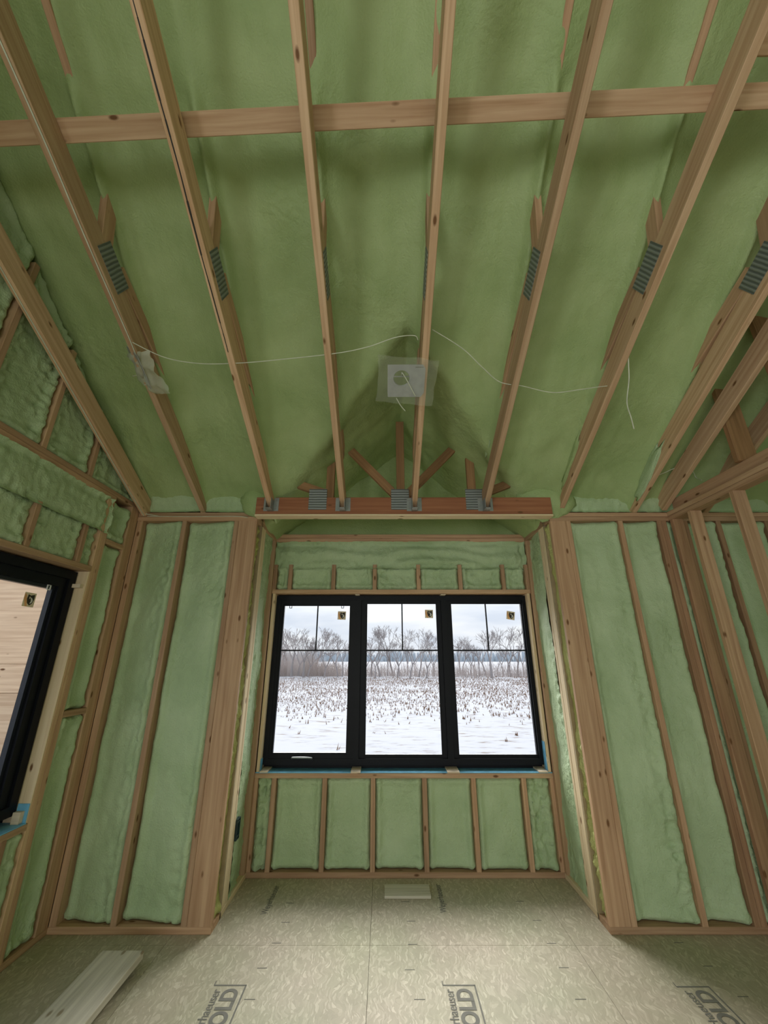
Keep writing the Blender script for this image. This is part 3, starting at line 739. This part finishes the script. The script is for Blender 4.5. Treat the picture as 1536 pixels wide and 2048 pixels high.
# ------------------------------------------------------------------ light brackets with plastic film
def sheet(w, h, n, amp, seed, corner=0.0):
    vs, fs = [], []
    for i in range(n + 1):
        for j in range(n + 1):
            a, b = i / n - .5, j / n - .5
            e = 1 + .08 * mn.noise(Vector((a * 3 + seed, b * 3, 1)))
            vs.append((a * w * e, b * h * e, amp * fb(a * 2 + seed, b * 2, 0, 1.6, 3) - corner * (a * a + b * b)))
    for i in range(n):
        for j in range(n):
            q = i * (n + 1) + j; fs.append((q, q + n + 1, q + n + 2, q + 1))
    return mesh('film', vs, fs)
def ring_plate(w, h, r, cx, cy, n=32, t=.0015):
    """flat plate with a round knock-out hole"""
    vs, fs = [], []
    out = []
    for k in range(n):
        a = 2 * math.pi * k / n; dx, dy = math.cos(a), math.sin(a)
        s = min(((w / 2 - cx) if dx > 0 else (w / 2 + cx)) / max(abs(dx), 1e-6), ((h / 2 - cy) if dy > 0 else (h / 2 + cy)) / max(abs(dy), 1e-6))
        out.append((cx + dx * s, cy + dy * s))
    for z in (-t, t):
        vs += [(x, y, z) for x, y in out] + [(cx + r * math.cos(2 * math.pi * k / n), cy + r * math.sin(2 * math.pi * k / n), z) for k in range(n)]
    for k in range(n):
        k2 = (k + 1) % n
        fs += [(k, k2, n + k2, n + k), (2 * n + k2, 2 * n + k, 3 * n + k, 3 * n + k2), (n + k, n + k2, 3 * n + k2, 3 * n + k), (k2, k, 2 * n + k, 2 * n + k2)]
    return mesh('bracket', vs, fs)
def light_bracket(p, mw, label, fw, fh, seed, tilt=0):
    t = empty('light_bracket', p); tag(t, label, 'light bracket')
    link('mounting_plate', ring_plate(.235, .215, .052, -.03, .02), M['greymetal'], t, mw)
    rv, rf = [], []
    rim = MB().tube([(-.03 + .052 * math.cos(2 * math.pi * k / 24), .02 + .052 * math.sin(2 * math.pi * k / 24), -.004) for k in range(25)], .003, 6)
    link('knockout_rim', mesh('rim', rim.v, rim.f), M['galv'], t, mw, True)
    cup = MB()
    for k in range(16):
        pass
    link('cross_strap', mesh('strap', *(lambda b: (b.v, b.f))(MB().box(-.09, .03, .025, .032, -.008, -.003))), M['galv'], t, mw)
    f = link('plastic_film', sheet(fw, fh, 18, .014, seed), M['thin_film'], t, mw @ Matrix.Translation((.0, .005, .020)) @ Matrix.Rotation(R(-5), 4, 'Z'), True)
    # lettering strip
    link('print', mesh('mark', *(lambda b: (b.v, b.f))(MB().box(.055, .105, .090, .094, .0016, .003))), M['ink'], t, mw)
    return t
ycl = 2.105
d = Vector((0, -1, SL)).normalized()
rot = Matrix((Vector((1, 0, 0)), d, Vector((1, 0, 0)).cross(d))).transposed().to_4x4()    # x right, y up the slope, z up out of the room
pc = Vector((.140, ycl, chord_z(ycl, -.045) - .012)); mwb = rot.copy(); mwb.translation = pc
LB = light_bracket(pc, mwb, 'grey light bracket with a round hole behind clear plastic film on the centre truss', .365, .30, 3)
tail = lambda pts, r=.0032: MB().tube(spline(pts, 6), r, 6)
def loc(p): return mwb @ Vector(p)
tail([loc((-.03, .03, -.02)), loc((-.026, .062, .02)), loc((.015, .0, .034)), loc((.062, -.085, .036))]).build('lead_wire', M['wire'], LB, None, True)
tail([loc((-.06, -.10, .034)), loc((-.03, -.15, .04)), loc((.0, -.185, .045))]).build('lead_wire', M['wire'], LB, None, True)
# the one on the truss by the gable wall, seen nearly edge on
y2 = 2.09
p2 = Vector((TX[0] - .026, y2, chord_z(y2) + .03))
vd = (p2 - Vector((0, 0, H))).normalized(); ax = (vd - d * vd.dot(d)).normalized(); ax = Matrix.Rotation(R(9), 3, d) @ ax
mw2 = Matrix((ax, d, ax.cross(d))).transposed().to_4x4(); mw2.translation = p2
LB2 = empty('light_bracket', p2); tag(LB2, 'edge on light bracket wrapped in clear plastic film on the truss near the gable wall', 'light bracket')
link('mounting_plate', ring_plate(.235, .215, .052, -.03, .02), M['greymetal'], LB2, mw2)
fm = rot @ Matrix.Rotation(R(-28), 4, 'Y') @ Matrix.Rotation(R(14), 4, 'Z'); fm.translation = Vector((TX[0] + .015, y2, chord_z(y2) - .035))
link('plastic_film', sheet(.215, .27, 18, .03, 11, .12), M['film'], LB2, fm, True)
mw2 = fm
tail([mw2 @ Vector(q) for q in ((-.03, .0, -.004), (-.06, .0, -.03), (-.18, -.01, -.03))]).build('lead_wire', M['wire'], LB2, None, True)
tail([mw2 @ Vector(q) for q in ((-.05, -.06, -.004), (-.06, -.08, -.06), (-.075, -.10, -.085))]).build('lead_wire', M['wire'], LB2, None, True)

# ------------------------------------------------------------------ cables
def cable(pts, label, r=.0036, smooth=True):
    o = MB().tube(spline(pts, 8), r, 6).build('cable', M['wire'], None, None, True); tag(o, label, 'cable'); return o
def on_chord(x, y, dx, dn=-.004, sh=0): p = chord_pt(x, y, dn, sh); return (x + dx, p.y, p.z)
cable([on_chord(TX[0], y, dx) for y, dx in ((-.6, .0), (.3, -.012), (.8, .004), (1.15, .012), (1.5, .008), (1.9, .012), (2.03, .006))]
      , 'white cable stapled along the truss second from the gable wall')
a0 = on_chord(TX[0], 2.03, .02)
cable([(-1.515, 1.921, 3.394), (-1.358, 2.01, 3.359), (-1.153, 2.044, 3.342), (-0.892, 2.019, 3.325), (-0.647, 2.021, 3.353), (-0.299, 1.97, 3.355), (-0.101, 1.952, 3.388), (0.066, 1.902, 3.413), (0.181, 1.912, 3.438), (0.207, 1.936, 3.426)],
      'thin white cable sagging across the trusses to the centre light bracket', .0028)
cable([(0.290, 1.89, 3.463), (0.485, 1.982, 3.403), (0.622, 2.067, 3.331), (0.746, 2.137, 3.275), (0.904, 2.178, 3.275), (1.113, 2.219, 3.255), (1.288, 2.2, 3.264), (1.411, 2.208, 3.29), (1.48, 2.21, 3.30)],
      'thin white cable sagging from the centre truss towards the right', .0028)
cable([(1.525, 2.016, 3.39), (1.537, 2.052, 3.338), (1.547, 2.094, 3.257), (1.552, 2.167, 3.141), (1.593, 2.22, 3.064), (1.623, 2.261, 3.004)],
      'loose white cable tail hanging beside the truss right of the alcove', .0036)
cable([on_chord(-2.035, y, dx, -.004, -.03) for y, dx in ((-.6, .004), (.6, .004), (1.4, .002), (2.2, .004), (2.8, .0), (3.17, .004))] + [(-2.03, 3.185, 2.75), (-1.9, 3.19, 2.727)],
      'white cable run along the truss chord beside the gable wall')
cable([(-2.0, 3.194, 2.728), (-1.6, 3.194, 2.7265), (-1.25, 3.194, 2.728), (-1.15, 3.190, 2.715)], 'thin white cable lying along the top plate left of the alcove', .003)
cable([(2.15, 3.02, 2.98), (2.28, 2.96, 3.02), (2.37, 2.93, 3.05), (2.50, 2.95, 3.05), (2.55, 2.98, 2.99), (2.52, 2.90, 2.93)], 'short white cable looping over the partition plate', .0028)

# ------------------------------------------------------------------ loose things
o = stick('plank', -1.572, -1.340, .7, 2.930, .032, .070, M['grey']); tag(o, 'weathered grey plank lying on top on the subfloor by the left window', 'plank')
o = stick('plank', -1.545, -1.372, .7, 2.745, .0005, .0315, M['grey']); tag(o, 'narrower plank underneath the weathered grey plank on the subfloor', 'plank')
o = stick('plywood_scrap', .004, .333, 3.585, 3.745, .0005, .018, M['grey']); tag(o, 'small rectangular wood offcut on the floor below the triple window', 'offcut')
eb = empty('outlet_box', (NL, 3.51, .37)); tag(eb, 'dark blue outlet box fixed in the left side wall of the alcove', 'electrical box')
box_frame(MB(), 0, 1, 0, 1, 0, 1, .1)
b = MB(); x0, x1 = NL - .05, NL + .012
b.box(x0, x1, 3.486, 3.491, .37, .50).box(x0, x1, 3.545, 3.550, .37, .50).box(x0, x1, 3.491, 3.545, .37, .375).box(x0, x1, 3.491, 3.545, .495, .50).box(x0, x0 + .004, 3.491, 3.545, .375, .495)
b.build('box_body', M['teal'], eb)
for z in (.385, .475): MB().box(NL, NL + .010, 3.493, 3.543, z, z + .010).build('mounting_ear', M['teal'], eb)

# ------------------------------------------------------------------ outside
vs, fs = [], []
ys = [-60, -30, -15, -5.6, 0, 4.1, 7, 9] + [11 + i * .6 for i in range(85)] + [64, 70, 80, 100, 130, 170, 215, 260, 400]
xsn = [-120, -80, -50] + [-30 + i * 1.0 for i in range(70)] + [50, 80, 130]
def gz(x, y):
    e = max(0, min(1, (y - 12) / 20))
    return -1.0 + .10 * e * fb(x, y, .3, .12, 3) + (.16 * math.exp(-((y - 54 + .08 * x) / 3) ** 2) * (1 + .6 * fb(x, y, 0, .5, 2)) if y > 20 else 0)
for x in xsn:
    for y in ys: vs.append((x, y, gz(x, y)))
ny = len(ys)
for i in range(len(xsn) - 1):
    for j in range(ny - 1):
        q = i * ny + j; fs.append((q, q + ny, q + ny + 1, q + 1))
GR = link('snow_field', mesh('snow_field', vs, fs), M['snow'], None, None, True); tag(GR, 'snow covered stubble field outside the triple window', kind='structure')
sv, sf = [], []
rs = random.Random(3)
def stalk(x, y, h):
    z = gz(x, y) - .02
    for k in range(rs.choice((1, 2, 2, 3))):
        a = rs.uniform(0, 6.28); lx, ly = math.cos(a) * h * .5 * rs.random(), math.sin(a) * h * .5 * rs.random(); w = rs.uniform(.012, .03)
        ox, oy = rs.uniform(-.06, .06), rs.uniform(-.06, .06); n = len(sv)
        sv.extend([(x + ox - w, y + oy, z), (x + ox + w, y + oy - w * .6, z), (x + ox + w * .3, y + oy + w, z), (x + ox + lx, y + oy + ly, z + h * rs.uniform(.6, 1.1))])
        sf.extend([(n, n + 1, n + 3), (n + 1, n + 2, n + 3), (n + 2, n, n + 3)])
row = 13.0
while row < 53:
    xa, xb = -.36 * row - 1, .50 * row + 1; x = xa
    dens = max(.025, min(1, (row - 17) / 9))
    while x < xb:
        if rs.random() < dens * (.8 + .6 * fb(x, row, 4, .3, 2)): stalk(x, row + rs.uniform(-.2, .2) + .05 * x, rs.uniform(.08, .24))
        x += rs.uniform(.07, .24)
    row += .55
SB = link('corn_stubble', mesh('corn_stubble', sv, sf), M['stubble']); tag(SB, 'brown crop stubble poking through the snow in rows', 'stubble', kind='stuff')

def tree_mesh(seed, h, depth=6, spread=.55, bushy=False):
    r = random.Random(seed); mb = MB()
    def grow(p, d, L, rad, k):
        pts = [p]; q = p.copy(); dd = d.copy()
        for i in range(3):
            dd = (dd + Vector((r.uniform(-.13, .13), r.uniform(-.13, .13), r.uniform(-.02, .10)))).normalized(); q = q + dd * L / 3; pts.append(q.copy())
        mb.tube(pts, rad, 4 if k > 3 else 3, rad * .62)
        if k <= 0: return
        nb = 2 if k > 4 else r.choice((2, 3, 3))
        for i in range(nb):
            ax = dd.orthogonal().normalized(); ax.rotate(Matrix.Rotation(r.uniform(0, 6.28), 3, dd))
            nd = (dd + ax * r.uniform(spread * .6, spread * 1.25)).normalized(); nd.z += .12; nd.normalize()
            grow(pts[-1 if i < 2 else 2], nd, L * r.uniform(.62, .85), max(rad * .60, .017), k - 1)
    grow(Vector((0, 0, -.1)), Vector((0, 0, 1)), h * .25, h * .020, depth)
    return mesh('bare_tree', mb.v, mb.f)
TMs = [tree_mesh(5 + i * 7, 1.0 * 7.0, 5 + (i % 2), (.5, .62, .42, .7)[i % 4]) for i in range(6)]
rt = random.Random(12)
panes = (('left', -17.5, -4.6), ('middle', -2.9, 7.6), ('right', 9.2, 20.5))
ORD = 'first second third fourth fifth sixth seventh eighth ninth tenth eleventh twelfth thirteenth fourteenth fifteenth sixteenth seventeenth eighteenth nineteenth twentieth'.split()
k = 0
for nm, xa, xb in panes:
    nn = 18 if nm == 'left' else 15
    spots = []
    for i in range(nn):
        y = rt.uniform(52, 66); spots.append(((xa + (xb - xa) * (i + rt.uniform(.1, .9)) / nn) * y / 60, y))
    spots.sort(key=lambda p: p[0] / p[1])
    for i, (x, y) in enumerate(spots):
        o = bpy.data.objects.new('bare_tree', TMs[k % 6]); C.objects.link(o); k += 1
        if not o.data.materials: o.data.materials.append(M['bark'])
        sc = rt.uniform(.62, 1.12) * (1.05 if nm == 'left' else 1.0)
        o.location = (x, y, gz(x, y)); o.rotation_euler = (0, 0, rt.uniform(0, 6.28)); o.scale = (sc * 1.1, sc * 1.1, sc)
        tag(o, 'leafless grey hedgerow tree, %s from the left among those seen through the %s pane' % (ORD[i], nm), 'tree', 'bare trees behind the %s pane' % nm)
bm = MB()
rb = random.Random(5)
for i in range(5600):
    left = rb.random() < .38
    y = rb.uniform(54, 63); x = (rb.uniform(-18.5, -6) if left else rb.uniform(-18.5, 22.5)) * y / 60
    h = rb.uniform(.6, 2.1) * (1.9 if (left and x < -9) else 1.0); z = gz(x, y) - .05
    p = Vector((x, y, z)); d = Vector((rb.uniform(-.35, .35), rb.uniform(-.3, .3), 1)).normalized()
    q = p + d * h * .55; e = q + (d + Vector((rb.uniform(-.4, .4), 0, .2))).normalized() * h * .45
    bm.tube([p, q, e], .018, 3, .007)
o = bm.build('brush_thicket', M['brush']); tag(o, 'thicket of thin grey brown brush along the far field edge', 'brush', kind='stuff')
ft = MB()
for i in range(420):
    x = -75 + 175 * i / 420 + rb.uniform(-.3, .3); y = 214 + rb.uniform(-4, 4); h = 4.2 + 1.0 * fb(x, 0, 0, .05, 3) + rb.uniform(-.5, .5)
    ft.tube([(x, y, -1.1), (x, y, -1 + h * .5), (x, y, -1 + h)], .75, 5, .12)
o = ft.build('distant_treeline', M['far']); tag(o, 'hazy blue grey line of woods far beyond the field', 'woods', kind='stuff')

# plywood clad wing of the house outside the left window
PW = empty('wall_outside', (-4.5, 3.75, 0)); tag(PW, kind='structure', label='plywood sheathed wing of the house outside the left window')
for (z0, z1) in ((-.9, .097), (.1, 1.316), (1.3185, 1.549), (1.5515, 3.6)):
    for (xa, xb) in ((-2.36, -4.796), (-4.80, -7.24), (-7.243, -9.6)):
        stick('plywood_sheet', xb, xa, 3.75, 3.765, z0, z1, M['ply'], PW)
MB().box(-9.6, -2.36, 3.77, 3.9, -1, 3.6).build('framing', M['sheath'], PW)
